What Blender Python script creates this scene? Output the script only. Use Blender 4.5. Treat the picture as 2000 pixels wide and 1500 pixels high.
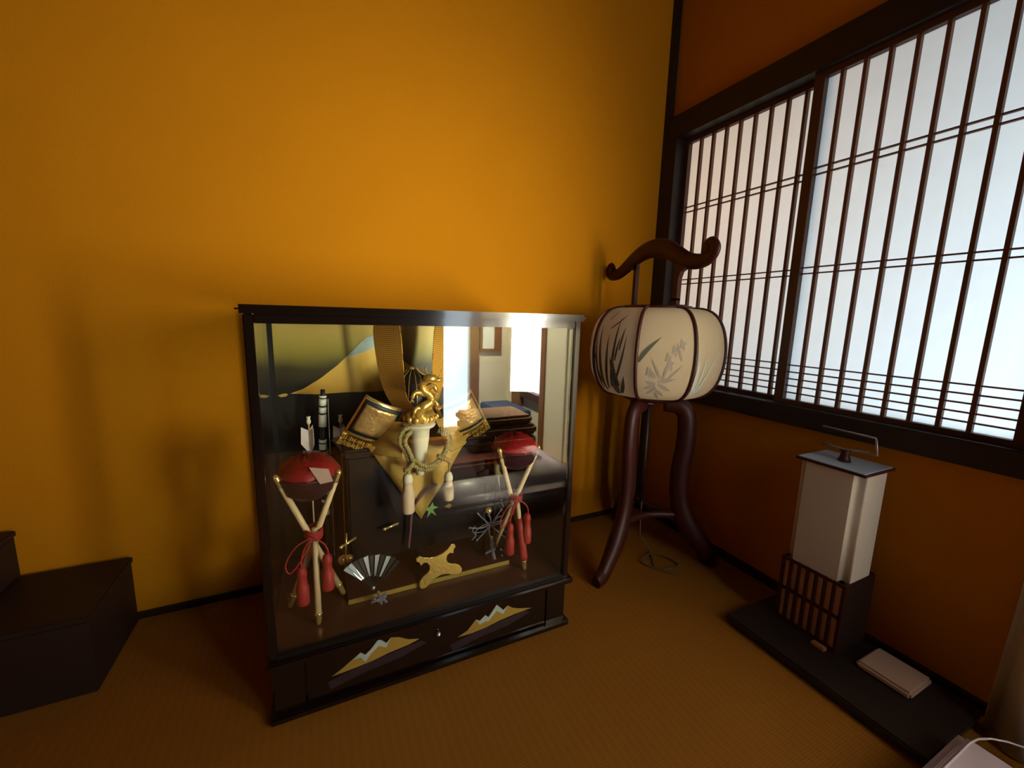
import bpy, bmesh, math, random
from mathutils import Vector, Matrix
random.seed(7)
PI = math.pi
for o in list(bpy.data.objects): bpy.data.objects.remove(o)
SC = bpy.context.scene
COL = SC.collection

# ------------------------------------------------------------------ camera, world, light
def setup_camera():
    f, yaw, pitch, roll = 802.6, 0.4482, 0.1597, 0.0267
    cy, sy, cp, sp = math.cos(yaw), math.sin(yaw), math.cos(pitch), math.sin(pitch)
    d = Vector((sy*cp, cy*cp, -sp)); r = Vector((cy, -sy, 0)); u = r.cross(d)
    c, s = math.cos(roll), math.sin(roll)
    r2 = c*r + s*u; u2 = -s*r + c*u
    cam = bpy.data.cameras.new('camera'); o = bpy.data.objects.new('camera', cam); COL.objects.link(o)
    m = Matrix((r2, u2, -d)).transposed().to_4x4(); m.translation = Vector((-1.0579, -1.092, .68))
    o.matrix_world = m
    cam.sensor_width = 36; cam.lens = f/2000*36; cam.clip_start = .02
    SC.camera = o
setup_camera()
w = bpy.data.worlds.new('world'); SC.world = w; w.use_nodes = True
w.node_tree.nodes['Background'].inputs[0].default_value = (.5, .6, .8, 1)
w.node_tree.nodes['Background'].inputs[1].default_value = .05
SC.view_settings.view_transform = 'Standard'; SC.view_settings.look = 'None'
SC.view_settings.gamma = 1; SC.view_settings.use_curve_mapping = False
SC.view_settings.exposure = 0.0
REAR_WINDOW = 14.0       # radiance of the bright paper of the window further back along the right wall
def area_light(name, loc, direction, sx, sy, power, color):
    l = bpy.data.lights.new(name, 'AREA'); l.shape = 'RECTANGLE'; l.size = sx; l.size_y = sy
    l.energy = power; l.color = color
    o = bpy.data.objects.new(name, l); COL.objects.link(o); o.location = loc
    o.rotation_euler = Vector(direction).to_track_quat('-Z', 'Y').to_euler()
    return o
# daylight outside the shoji of the right wall (cool garden side, warmer wall side)
area_light('daylight_outside', (.70, -1.18, .42), (-1, 0.08, .05), .9, .9, 21.0, (.68, .86, 1.0))
area_light('daylight_by_corner', (.55, -.10, 1.0), (-1, -.1, -.2), .7, .6, 3.6, (1.0, .66, .40))

# the main light: daylight entering by the tall narrow window further back in the right wall
l_ = area_light('daylight_rear_window', (-.022, -1.64, .68), (-.79, 1.60, .10), .20, .78, 4.2, (1.0, .95, .78))
l_.data.spread = math.radians(54)
# fill spots added behind the camera, no known lamp there
def spot_light(name, loc, target, power, angle, color):
    l = bpy.data.lights.new(name, 'SPOT'); l.energy = power; l.spot_size = math.radians(angle); l.spot_blend = .8; l.shadow_soft_size = .05; l.color = color
    o = bpy.data.objects.new(name, l); COL.objects.link(o); o.location = loc
    o.rotation_euler = (Vector(target)-Vector(loc)).to_track_quat('-Z', 'Y').to_euler()
spot_light('rear_wall_fill', (-.55, -1.38, 1.8), (-.03, -1.72, .40), 950.0, 52, (1.0, .88, .62))  # added fill: brightens the rear corner mirrored in the case glass
spot_light('floor_mat_fill', (-.75, -1.35, 1.95), (-.53, -1.075, .06), 420.0, 11, (1.0, .95, .62))  # added narrow fill: lifts the mat top so its reflection shows pale
# ------------------------------------------------------------------ materials
def new_mat(name):
    m = bpy.data.materials.new(name); m.use_nodes = True
    return m, m.node_tree.nodes, m.node_tree.links
def mat(name, color, rough=.6, metal=0, noise=0, nscale=30, bump=0, bscale=80, coat=0, color2=None, stretch=None, spec=.5, trans=0):
    m, N, L = new_mat(name); b = N['Principled BSDF']
    b.inputs['Base Color'].default_value = (*color, 1); b.inputs['Roughness'].default_value = rough
    b.inputs['Metallic'].default_value = metal; b.inputs['Specular IOR Level'].default_value = spec
    b.inputs['Coat Weight'].default_value = coat; b.inputs['Coat Roughness'].default_value = .06
    tc = N.new('ShaderNodeTexCoord'); mp = N.new('ShaderNodeMapping'); L.new(tc.outputs['Object'], mp.inputs[0])
    if stretch: mp.inputs['Scale'].default_value = stretch
    if noise or color2:
        n = N.new('ShaderNodeTexNoise'); n.inputs['Scale'].default_value = nscale; n.inputs['Detail'].default_value = 4
        L.new(mp.outputs[0], n.inputs[0])
        r = N.new('ShaderNodeMix'); r.data_type = 'RGBA'
        c2 = color2 if color2 else tuple(c*(1-noise) for c in color)
        r.inputs[6].default_value = (*color, 1); r.inputs[7].default_value = (*c2, 1)
        L.new(n.outputs[0], r.inputs[0]); L.new(r.outputs[2], b.inputs['Base Color'])
    if bump:
        n2 = N.new('ShaderNodeTexNoise'); n2.inputs['Scale'].default_value = bscale; L.new(mp.outputs[0], n2.inputs[0])
        bp = N.new('ShaderNodeBump'); bp.inputs['Strength'].default_value = bump; bp.inputs['Distance'].default_value = .002
        L.new(n2.outputs[0], bp.inputs['Height']); L.new(bp.outputs[0], b.inputs['Normal'])
    return m
M = {}
M['plaster'] = mat('ochre_plaster', (.50, .19, .0065), .95, noise=.10, nscale=6, bump=.25, bscale=300, spec=0)
M['pale_wall'] = mat('pale_wall', (.78, .74, .58), .9, noise=.06, nscale=5)
M['ceiling'] = mat('ceiling_boards', (.05, .028, .014), .7, noise=.4, nscale=8, stretch=(1, 12, 1))
M['dark_wood'] = mat('dark_wood', (.018, .008, .004), .5, noise=.5, nscale=14, stretch=(1, 1, 8))
M['brown_wood'] = mat('brown_wood', (.085, .026, .010), .5, noise=.5, nscale=18, stretch=(1, 1, .2))
M['lattice_wood'] = mat('lattice_wood', (.16, .055, .025), .55, noise=.4, nscale=30)
M['red_wood'] = mat('red_brown_wood', (.055, .009, .006), .45, noise=.4, nscale=20, spec=.3)
M['tan_wood'] = mat('tan_wood', (.30, .13, .05), .5, noise=.4, nscale=20)
M['lacquer'] = mat('black_lacquer', (.008, .004, .003), .14, coat=.6, spec=.35)
M['lacquer_soft'] = mat('soft_black_lacquer', (.007, .004, .003), .45, spec=.25)
M['case_floor'] = mat('case_floor_lacquer', (.075, .026, .016), .3, noise=.2, nscale=5)
M['gold'] = mat('gold', (1.0, .62, .13), .27, .65, noise=.35, nscale=60, bump=.4, bscale=220)
M['gold_smooth'] = mat('gold_smooth', (1.0, .68, .24), .2, .75)
M['gold_engraved'] = mat('engraved_gold', (.90, .62, .26), .33, .6, color2=(.50, .22, .04), nscale=45, bump=.9, bscale=120)
M['gold_antique'] = mat('antique_gold', (.42, .26, .06), .45, .9, noise=.4, nscale=70, bump=.3, bscale=160)
M['silver'] = mat('silver', (.75, .80, .80), .3, .8, noise=.2, nscale=30)
M['silver_cord'] = mat('silver_cord', (.26, .25, .33), .5, .2, noise=.6, nscale=400)
M['navy'] = mat('dark_green_border', (.010, .018, .012), .5)
M['brocade'] = mat('gold_brocade', (.66, .43, .09), .5, .25, color2=(.30, .17, .03), nscale=26, bump=.3, bscale=400)
M['brocade_green'] = mat('green_brocade', (.12, .12, .05), .6, .1, color2=(.30, .25, .10), nscale=120)
M['cord_gold'] = mat('olive_gold_cord', (.50, .40, .14), .7, 0, color2=(.12, .09, .02), nscale=260)
M['cream'] = mat('cream', (.80, .72, .50), .6, noise=.12, nscale=20)
M['tassel'] = mat('tassel_silk', (.80, .58, .38), .6, noise=.3, nscale=60, stretch=(6, 6, .4))
M['red_tassel'] = mat('red_silk', (.42, .022, .014), .6, noise=.4, nscale=60, stretch=(6, 6, .4))
M['red_cord'] = mat('red_cord', (.32, .012, .012), .6)
M['flame'] = mat('red_flame', (.34, .002, .006), .5, noise=.6, nscale=22, bump=.6, bscale=60)
M['basket'] = mat('dark_basket', (.040, .010, .014), .5, noise=.4, nscale=90, bump=.8, bscale=200)
M['stick'] = mat('pale_stick', (.74, .52, .27), .5, noise=.2, nscale=30)
M['black'] = mat('black', (.008, .007, .006), .55)
M['white_wrap'] = mat('white_wrap', (.80, .76, .62), .6)
M['feather'] = mat('feather', (.82, .76, .70), .7, color2=(.45, .28, .25), nscale=18)
M['maroon_cord'] = mat('maroon_cord', (.22, .08, .07), .7, noise=.6, nscale=300)
M['green'] = mat('green_paint', (.16, .30, .08), .5)
M['paint_gold'] = mat('gold_paint', (.52, .36, .07), .42, .35, color2=(.30, .17, .03), nscale=16)
M['paint_violet'] = mat('violet_gold_dust', (.045, .022, .034), .5, .1, color2=(.012, .007, .006), nscale=25)
M['pearl'] = mat('mother_of_pearl', (.55, .66, .58), .3, .3, color2=(.35, .42, .40), nscale=40)
M['board'] = mat('black_board', (.014, .010, .008), .45)
M['packet'] = mat('off_white_plastic', (.42, .27, .20), .5)
M['box_brown'] = mat('dark_brown_board', (.016, .004, .002), .6, noise=.3, nscale=6)
M['steel'] = mat('handle_metal', (.30, .26, .27), .3, .8)
M['lampplate'] = mat('lamp_plate', (.50, .60, .72), .38, .35)
M['curtain'] = mat('curtain_cloth', (.52, .42, .29), .9, noise=.15, nscale=40)
M['futon'] = mat('vinyl_mat', (.58, .50, .60), .35, noise=.08, nscale=8, coat=.5)
M['blanket'] = mat('brown_blanket', (.33, .19, .10), .95, noise=.4, nscale=40, bump=.8, bscale=60)
M['blanket2'] = mat('red_blanket', (.28, .06, .03), .95, noise=.4, nscale=40, bump=.8, bscale=60)
M['blue'] = mat('dark_blue', (.03, .05, .12), .6)
M['wirecord'] = mat('pale_cord', (.12, .07, .03), .6)
M['iris'] = mat('ink_green_iris', (.09, .10, .06), .8, noise=.3, nscale=60)
M['iris_soft'] = mat('ink_soft_flower', (.30, .24, .18), .8)
M['iris_flower'] = mat('ink_iris_flower', (.16, .15, .15), .8)
M['iris_pale'] = mat('ink_pale_leaf', (.42, .46, .38), .8)

def tatami_mat():
    m, N, L = new_mat('tatami_rush'); b = N['Principled BSDF']; b.inputs['Roughness'].default_value = .75
    b.inputs['Specular IOR Level'].default_value = .2
    tc = N.new('ShaderNodeTexCoord'); mp = N.new('ShaderNodeMapping'); mp.inputs['Scale'].default_value = (1, 1, 1)
    L.new(tc.outputs['Object'], mp.inputs[0])
    wv = N.new('ShaderNodeTexWave'); wv.wave_type = 'BANDS'; wv.bands_direction = 'Y'; wv.inputs['Scale'].default_value = 75
    wv.inputs['Distortion'].default_value = .6; L.new(mp.outputs[0], wv.inputs[0])
    wx = N.new('ShaderNodeTexWave'); wx.bands_direction = 'X'; wx.inputs['Scale'].default_value = 22; L.new(mp.outputs[0], wx.inputs[0])
    ns = N.new('ShaderNodeTexNoise'); ns.inputs['Scale'].default_value = 5; L.new(mp.outputs[0], ns.inputs[0])
    mul = N.new('ShaderNodeMath'); mul.operation = 'MULTIPLY_ADD'; mul.inputs[1].default_value = .35
    L.new(wv.outputs[1], mul.inputs[0])
    m2 = N.new('ShaderNodeMath'); m2.operation = 'MULTIPLY'; m2.inputs[1].default_value = .3; L.new(wx.outputs[1], m2.inputs[0])
    L.new(m2.outputs[0], mul.inputs[2])
    ad = N.new('ShaderNodeMath'); ad.operation = 'MULTIPLY_ADD'; ad.inputs[1].default_value = .5
    L.new(ns.outputs[0], ad.inputs[0]); L.new(mul.outputs[0], ad.inputs[2])
    mx = N.new('ShaderNodeMix'); mx.data_type = 'RGBA'; mx.inputs[6].default_value = (.275, .110, .009, 1); mx.inputs[7].default_value = (.22, .082, .006, 1)
    L.new(ad.outputs[0], mx.inputs[0]); L.new(mx.outputs[2], b.inputs['Base Color'])
    bp = N.new('ShaderNodeBump'); bp.inputs['Strength'].default_value = .12; bp.inputs['Distance'].default_value = .001
    L.new(wv.outputs[1], bp.inputs['Height']); L.new(bp.outputs[0], b.inputs['Normal'])
    return m
M['tatami'] = tatami_mat()

def paper_mat(name, color, trans_fac=.6, tcolor=None, noise=.05):
    m, N, L = new_mat(name); b = N['Principled BSDF']; N.remove(b); out = N['Material Output']
    d = N.new('ShaderNodeBsdfDiffuse'); t = N.new('ShaderNodeBsdfTranslucent'); mx = N.new('ShaderNodeMixShader')
    tc = N.new('ShaderNodeTexCoord'); n = N.new('ShaderNodeTexNoise'); n.inputs['Scale'].default_value = 40; L.new(tc.outputs['Object'], n.inputs[0])
    for sh, c in ((d, color), (t, tcolor or color)):
        r = N.new('ShaderNodeMix'); r.data_type = 'RGBA'; r.inputs[6].default_value = (*c, 1)
        r.inputs[7].default_value = (*[v*(1-noise) for v in c], 1); L.new(n.outputs[0], r.inputs[0]); L.new(r.outputs[2], sh.inputs[0])
    mx.inputs[0].default_value = trans_fac
    L.new(d.outputs[0], mx.inputs[1]); L.new(t.outputs[0], mx.inputs[2]); L.new(mx.outputs[0], out.inputs[0])
    return m
M['shoji'] = paper_mat('shoji_paper', (.9, .9, .88), .85)
M['shade_paper'] = paper_mat('lantern_paper', (.90, .72, .44), .60, (.92, .84, .74))
M['lamp_paper'] = paper_mat('lamp_paper', (.72, .62, .50), .3)
M['lamp_paper2'] = paper_mat('lamp_base_paper', (.85, .52, .45), .3)

def emit_mat(name, color, strength):
    m, N, L = new_mat(name); N.remove(N['Principled BSDF']); e = N.new('ShaderNodeEmission')
    e.inputs[0].default_value = (*color, 1); e.inputs[1].default_value = strength; L.new(e.outputs[0], N['Material Output'].inputs[0])
    return m
M['rear_window'] = emit_mat('bright_window_paper', (1.0, .93, .82), REAR_WINDOW)
M['rear_curtain'] = emit_mat('sunlit_curtain', (.78, .93, 1.0), 9.0)

def glass_mat():
    m, N, L = new_mat('case_glass'); N.remove(N['Principled BSDF']); out = N['Material Output']
    t = N.new('ShaderNodeBsdfTransparent'); t.inputs[0].default_value = (.98, 1, .985, 1)
    g = N.new('ShaderNodeBsdfGlossy'); g.inputs[1].default_value = 0.0
    g.inputs[0].default_value = (1, 1, 1, 1)
    geo = N.new('ShaderNodeNewGeometry'); ior = N.new('ShaderNodeMix'); ior.data_type = 'FLOAT'
    ior.inputs[2].default_value = 1.65; ior.inputs[3].default_value = 1/1.65; L.new(geo.outputs['Backfacing'], ior.inputs[0])
    fr = N.new('ShaderNodeFresnel'); L.new(ior.outputs[0], fr.inputs['IOR'])
    mx = N.new('ShaderNodeMixShader'); L.new(fr.outputs[0], mx.inputs[0]); L.new(t.outputs[0], mx.inputs[1]); L.new(g.outputs[0], mx.inputs[2])
    L.new(mx.outputs[0], out.inputs[0]); return m
M['glass'] = glass_mat()

def sky_paint_mat():    # lacquer panel painted with a gold evening sky fading into black
    m, N, L = new_mat('painted_gold_sky'); b = N['Principled BSDF']; b.inputs['Roughness'].default_value = .35; b.inputs['Metallic'].default_value = .15
    tc = N.new('ShaderNodeTexCoord'); sp = N.new('ShaderNodeSeparateXYZ'); L.new(tc.outputs['Object'], sp.inputs[0])
    ns = N.new('ShaderNodeTexNoise'); ns.inputs['Scale'].default_value = 9; L.new(tc.outputs['Object'], ns.inputs[0])
    ad = N.new('ShaderNodeMath'); ad.operation = 'MULTIPLY_ADD'; ad.inputs[1].default_value = .03; L.new(ns.outputs[0], ad.inputs[0]); L.new(sp.outputs[2], ad.inputs[2])
    r = N.new('ShaderNodeValToRGB'); L.new(ad.outputs[0], r.inputs[0]); e = r.color_ramp.elements
    e[0].position = .53; e[0].color = (.012, .008, .004, 1); e[1].position = .66; e[1].color = (.62, .44, .10, 1)
    x = e.new(.575); x.color = (.045, .035, .006, 1); x = e.new(.615); x.color = (.33, .26, .035, 1)
    L.new(r.outputs[0], b.inputs['Base Color']); return m
M['sky_paint'] = sky_paint_mat()
def fuji_mat():
    m, N, L = new_mat('painted_gold_mountain'); b = N['Principled BSDF']; b.inputs['Roughness'].default_value = .4; b.inputs['Metallic'].default_value = .25
    tc = N.new('ShaderNodeTexCoord'); sp = N.new('ShaderNodeSeparateXYZ'); L.new(tc.outputs['Object'], sp.inputs[0])
    ns = N.new('ShaderNodeTexNoise'); ns.inputs['Scale'].default_value = 30; L.new(tc.outputs['Object'], ns.inputs[0])
    ad = N.new('ShaderNodeMath'); ad.operation = 'MULTIPLY_ADD'; ad.inputs[1].default_value = .06; L.new(ns.outputs[0], ad.inputs[0]); L.new(sp.outputs[2], ad.inputs[2])
    r = N.new('ShaderNodeValToRGB'); L.new(ad.outputs[0], r.inputs[0]); e = r.color_ramp.elements
    e[0].position = .53; e[0].color = (.55, .30, .035, 1); e[1].position = .66; e[1].color = (.75, .68, .50, 1)
    x = e.new(.61); x.color = (.72, .46, .08, 1)
    L.new(r.outputs[0], b.inputs['Base Color']); return m
M['fuji'] = fuji_mat()
def mesh_gold():        # gold band with a fine punched grid
    m, N, L = new_mat('punched_gold'); b = N['Principled BSDF']; b.inputs['Metallic'].default_value = .0; b.inputs['Roughness'].default_value = .45
    tc = N.new('ShaderNodeTexCoord'); br = N.new('ShaderNodeTexBrick'); br.offset = 0; br.inputs['Scale'].default_value = 1
    br.inputs['Brick Width'].default_value = .0042; br.inputs['Row Height'].default_value = .0042; br.inputs['Mortar Size'].default_value = .0007
    br.inputs['Color1'].default_value = (1.0, .54, .07, 1); br.inputs['Color2'].default_value = (1.0, .60, .11, 1); br.inputs['Mortar'].default_value = (.40, .14, .01, 1)
    L.new(tc.outputs['UV'], br.inputs[0]); L.new(br.outputs[0], b.inputs['Base Color']); return m
M['punched_gold'] = mesh_gold()

# ------------------------------------------------------------------ mesh helpers
class MB:
    def __init__(s): s.bm = bmesh.new(); s.smooth = []
    def box(s, x0, x1, y0, y1, z0, z1, bev=0, mtx=None):
        r = bmesh.ops.create_cube(s.bm, size=1); vs = r['verts']
        bmesh.ops.scale(s.bm, vec=(abs(x1-x0), abs(y1-y0), abs(z1-z0)), verts=vs)
        bmesh.ops.translate(s.bm, vec=((x0+x1)/2, (y0+y1)/2, (z0+z1)/2), verts=vs)
        if bev:
            es = list({e for v in vs for e in v.link_edges})
            rb = bmesh.ops.bevel(s.bm, geom=es, offset=bev, segments=4 if bev > .005 else 2, affect='EDGES'); vs = list({v for f in rb['faces'] for v in f.verts} | {v for v in vs if v.is_valid})
        if mtx is not None: bmesh.ops.transform(s.bm, matrix=mtx, verts=[v for v in vs if v.is_valid])
        return s
    def tube(s, pts, rad, n=10, closed=False, cap=True, flat=1.0):
        pts = [Vector(p) for p in pts]; k = len(pts)
        if not isinstance(rad, (list, tuple)): rad = [rad]*k
        rings = []; up = None
        for i, p in enumerate(pts):
            a = pts[i-1] if (i > 0 or closed) else pts[i]; b = pts[(i+1) % k] if (i < k-1 or closed) else pts[i]
            t = (b-a).normalized() if (b-a).length > 1e-9 else Vector((0, 0, 1))
            if up is None: up = Vector((0, 0, 1)) if abs(t.z) < .9 else Vector((1, 0, 0))
            up = (up - t*up.dot(t)).normalized(); q = t.cross(up)
            rings.append([s.bm.verts.new(p + (up*math.cos(2*PI*j/n) + q*math.sin(2*PI*j/n)*flat)*rad[i]) for j in range(n)])
        R = range(k if closed else k-1)
        for i in R:
            A, B = rings[i], rings[(i+1) % k]
            for j in range(n):
                f = s.bm.faces.new((A[j], A[(j+1) % n], B[(j+1) % n], B[j])); f.smooth = True
        if cap and not closed:
            s.bm.faces.new(rings[0][::-1]); s.bm.faces.new(rings[-1])
        return s
    def lathe(s, prof, c=(0, 0, 0), n=32, axis=None, a0=0, a1=2*PI):
        full = abs(a1-a0-2*PI) < 1e-6; rings = []
        m = n if full else n+1
        for (r, z) in prof:
            rings.append([s.bm.verts.new(Vector((r*math.cos(a0+(a1-a0)*j/n), r*math.sin(a0+(a1-a0)*j/n), z)) + Vector(c)) for j in range(m)])
        for A, B in zip(rings, rings[1:]):
            for j in range(n):
                jj = (j+1) % m
                f = s.bm.faces.new((A[j], A[jj], B[jj], B[j])); f.smooth = True
        if full:
            if prof[0][0] > 1e-5: s.bm.faces.new(rings[0][::-1])
            if prof[-1][0] > 1e-5: s.bm.faces.new(rings[-1])
        return s
    def prism(s, outline, th, fn):      # outline 2D polygon, extruded th, fn(u,v,w) -> xyz
        A = [s.bm.verts.new(fn(u, v, 0)) for u, v in outline]; B = [s.bm.verts.new(fn(u, v, th)) for u, v in outline]
        k = len(A); s.bm.faces.new(A[::-1]); s.bm.faces.new(B)
        for i in range(k): s.bm.faces.new((A[i], A[(i+1) % k], B[(i+1) % k], B[i]))
        return s
    def strip(s, La, Lb, th, fn, sub=6, uv=False):     # solid band between two polylines La / Lb (same length), sub cross divisions
        k = len(La); V = [[[None]*(sub+1) for _ in range(k)] for _ in range(2)]
        uvl = s.bm.loops.layers.uv.verify(); L = 0; ls = [0]
        for i in range(1, k):
            L += math.dist(La[i], La[i-1]); ls.append(L)
        info = {}
        for w_ in range(2):
            for i in range(k):
                for j in range(sub+1):
                    t = j/sub; u = La[i][0]*(1-t)+Lb[i][0]*t; v = La[i][1]*(1-t)+Lb[i][1]*t
                    vt = s.bm.verts.new(fn(u, v, th*w_)); V[w_][i][j] = vt; info[vt] = (t*math.dist(La[i], Lb[i]), ls[i])
        def F(vs):
            f = s.bm.faces.new(vs)
            for lp in f.loops: lp[uvl].uv = info[lp.vert]
            f.smooth = False
        for i in range(k-1):
            for j in range(sub):
                F((V[0][i][j], V[0][i+1][j], V[0][i+1][j+1], V[0][i][j+1])); F((V[1][i][j], V[1][i][j+1], V[1][i+1][j+1], V[1][i+1][j]))
            F((V[0][i][0], V[1][i][0], V[1][i+1][0], V[0][i+1][0])); F((V[0][i][sub], V[0][i+1][sub], V[1][i+1][sub], V[1][i][sub]))
        for j in range(sub):
            F((V[0][0][j], V[0][0][j+1], V[1][0][j+1], V[1][0][j])); F((V[0][-1][j], V[1][-1][j], V[1][-1][j+1], V[0][-1][j+1]))
        return s
    def sphere(s, c, r, sc=(1, 1, 1), n=16):
        q = bmesh.ops.create_uvsphere(s.bm, u_segments=n, v_segments=max(6, n//2), radius=r); vs = q['verts']
        bmesh.ops.scale(s.bm, vec=sc, verts=vs); bmesh.ops.translate(s.bm, vec=c, verts=vs)
        for f in {f for v in vs for f in v.link_faces}: f.smooth = True
        return s
    def build(s, name, m, parent=None, label=None):
        bmesh.ops.recalc_face_normals(s.bm, faces=s.bm.faces)
        me = bpy.data.meshes.new(name); s.bm.to_mesh(me); s.bm.free(); me.materials.append(m)
        o = bpy.data.objects.new(name, me); COL.objects.link(o)
        if parent is not None:
            o.parent = parent; o.matrix_parent_inverse = Matrix.Translation(-world_loc(parent))
        if label: o['label'] = label
        return o
LOC = {}
def world_loc(o): return Vector(LOC.get(o.name, (0, 0, 0)))
def thing(name, label, cat, loc, group=None):
    o = bpy.data.objects.new(name, None); COL.objects.link(o); o.location = loc; LOC[o.name] = tuple(loc)
    o.empty_display_size = .05
    o['label'] = label; o['category'] = cat
    if group: o['group'] = group
    return o
def tag(o, label, cat, group=None):
    o['label'] = label; o['category'] = cat
    if group: o['group'] = group
    return o
def struct(o): o['kind'] = 'structure'; return o
def boxo(name, m, parent, *a, bev=0, label=None): return MB().box(*a, bev=bev).build(name, m, parent, label)
def bez(p0, p1, p2, p3, n=10):
    p0, p1, p2, p3 = map(Vector, (p0, p1, p2, p3))
    return [p0*(1-t)**3 + p1*3*t*(1-t)**2 + p2*3*t*t*(1-t) + p3*t**3 for t in [i/n for i in range(n+1)]]
def smooth_path(pts, n=6):      # catmull-rom
    P = [Vector(p) for p in pts]; P = [P[0]*2-P[1]] + P + [P[-1]*2-P[-2]]; out = []
    for i in range(1, len(P)-2):
        a, b, c, d = P[i-1:i+3]
        for j in range(n):
            t = j/n; out.append(.5*((2*b) + (c-a)*t + (2*a-5*b+4*c-d)*t*t + (3*b-a-3*c+d)*t**3))
    out.append(P[-2]); return out
def braid(path, r, name, m, parent, tw=.010):     # two-strand twisted cord
    mb = MB(); path = [Vector(p) for p in path]
    # resample
    L = [0]
    for a, b in zip(path, path[1:]): L.append(L[-1]+(b-a).length)
    n = max(8, int(L[-1]/(tw/6))); pts = []; k = 0
    for i in range(n+1):
        s_ = L[-1]*i/n
        while k < len(L)-2 and L[k+1] < s_: k += 1
        t = (s_-L[k])/max(1e-9, L[k+1]-L[k]); pts.append(path[k].lerp(path[k+1], t))
    for ph in (0, PI):
        q = []; up = Vector((0, 1, .01))
        for i, p in enumerate(pts):
            t = (pts[min(i+1, n)]-pts[max(i-1, 0)]).normalized()
            up = (up - t*up.dot(t)).normalized(); w_ = t.cross(up); a = ph + 2*PI*(L[-1]*i/n)/tw
            q.append(p + (up*math.cos(a)+w_*math.sin(a))*r*.55)
        mb.tube(q, r*.62, 6)
    return mb.build(name, m, parent)

# ------------------------------------------------------------------ the room
XL, YR, ZC = -2.7, -1.92, 2.1
struct(boxo('floor', M['tatami'], None, XL, 0.02, YR, 0.02, -.05, 0))
struct(boxo('ceiling', M['ceiling'], None, XL-.05, .08, YR-.05, .08, ZC, ZC+.05))
struct(boxo('wall_back', M['plaster'], None, XL, 0.1, 0, .06, 0, ZC))
struct(boxo('wall_left', M['plaster'], None, XL-.06, XL, YR, .06, 0, ZC))
wr = MB()
wr.box(0, .06, -.905, 0, 0, .452); wr.box(0, .06, -.905, 0, 1.30, ZC); wr.box(0, .06, -.03, 0, .452, 1.30)
struct(wr.build('wall_right', M['plaster']))
wr = MB(); wr.box(0, .06, -1.30, -.905, 0, ZC); wr.box(0, .06, -1.53, -1.30, .0, ZC); wr.box(0, .06, -1.75, -1.53, 0, .26); wr.box(0, .06, -1.75, -1.53, 1.32, ZC); wr.box(0, .06, YR, -1.75, 0, ZC)
struct(wr.build('wall_right_rear', M['pale_wall']))
struct(boxo('wall_rear_left', M['dark_wood'], None, XL, -.43, YR-.06, YR, 0, ZC))
wr = MB(); wr.box(-.265, .06, YR-.06, YR, 0, ZC); wr.box(-.43, -.265, YR-.06, YR, 0, .05); wr.box(-.43, -.265, YR-.06, YR, 1.5, ZC)
struct(wr.build('wall_rear', M['pale_wall']))
# corner post and floor trims
struct(boxo('trim_1', M['dark_wood'], None, -.016, .001, -.022, .001, 0, ZC))
struct(boxo('baseboard_back', M['dark_wood'], None, XL, -.016, -.010, 0, 0, .013))
struct(boxo('baseboard_right', M['dark_wood'], None, -.012, 0, -.905, -.022, 0, .022))
struct(boxo('trim_2', M['tan_wood'], None, -.02, 0, -1.53, -1.485, 0, ZC))
struct(boxo('trim_3', M['tan_wood'], None, -.02, 0, -1.86, -1.75, 0, ZC))
struct(boxo('trim_4', M['tan_wood'], None, -.265, -.215, YR, YR+.02, 0, ZC))
d1 = boxo('door_1', M['pale_wall'], None, -.012, 0, -1.483, -1.305, 0, .70); struct(d1)
struct(boxo('trim_5', M['pale_wall'], None, -.03, 0, -1.483, -1.22, .70, .74))

# window_1 : the two shoji panels of the right wall
ZS, ZH = .497, 1.232
w1 = bpy.data.objects.new('window_1', None); COL.objects.link(w1); w1.location = (0, -.45, .45); LOC['window_1'] = (0, -.45, .45); struct(w1)
boxo('window_head', M['dark_wood'], w1, -.018, .055, -.905, -.022, 1.245, 1.312, bev=.002)
boxo('window_sill', M['dark_wood'], w1, -.024, .055, -.905, -.022, .440, .486, bev=.002)
boxo('window_jamb', M['dark_wood'], w1, -.016, .055, -.058, -.022, .486, 1.245)
boxo('window_jamb', M['dark_wood'], w1, -.016, .055, -.905, -.880, .486, 1.245)
def shoji(yr, yl, xo, munt, sl, sr, name='shoji_panel'):
    f = MB()       # stiles and rails; yl nearer the corner, yr nearer the camera
    f.box(xo, xo+.018, yl-sl, yl, .486, 1.245); f.box(xo, xo+.018, yr, yr+sr, .486, 1.245)
    f.box(xo+.001, xo+.017, yr+sr, yl-sl, .486, ZS); f.box(xo+.001, xo+.017, yr+sr, yl-sl, ZH, 1.245)
    fr = f.build(name, M['brown_wood'], w1)
    k = MB()
    for y in munt: k.box(xo+.004, xo+.014, y-.0035, y+.0035, ZS, ZH)
    for z in (1.0415, 1.0265, .8165, .8025, .582, .565, .548, .531, .514): k.box(xo+.006, xo+.013, yr+sr, yl-sl, z-.0014, z+.0014)
    k.build('shoji_lattice', M['lattice_wood'], fr)
    p = MB(); p.box(xo+.0145, xo+.0152, yr+sr, yl-sl, ZS-.004, ZH+.004); p.build('shoji_paper', M['shoji'], fr)
shoji(-.468, -.052, .022, [-.114-.0430*i for i in range(8)], .022, .02)
shoji(-.880, -.446, .000, [-.500-.0425*i for i in range(8)], .022, .028)
w2 = bpy.data.objects.new('window_2', None); COL.objects.link(w2); w2.location = (0, -1.64, .28); LOC['window_2'] = (0, -1.64, .28); struct(w2)
boxo('window_frame', M['brown_wood'], w2, -.02, .03, -1.75, -1.53, .24, .28); boxo('window_frame', M['brown_wood'], w2, -.02, .03, -1.75, -1.53, 1.30, 1.34)
boxo('window_paper', M['rear_window'], w2, .012, .014, -1.75, -1.53, .28, 1.30)
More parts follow.
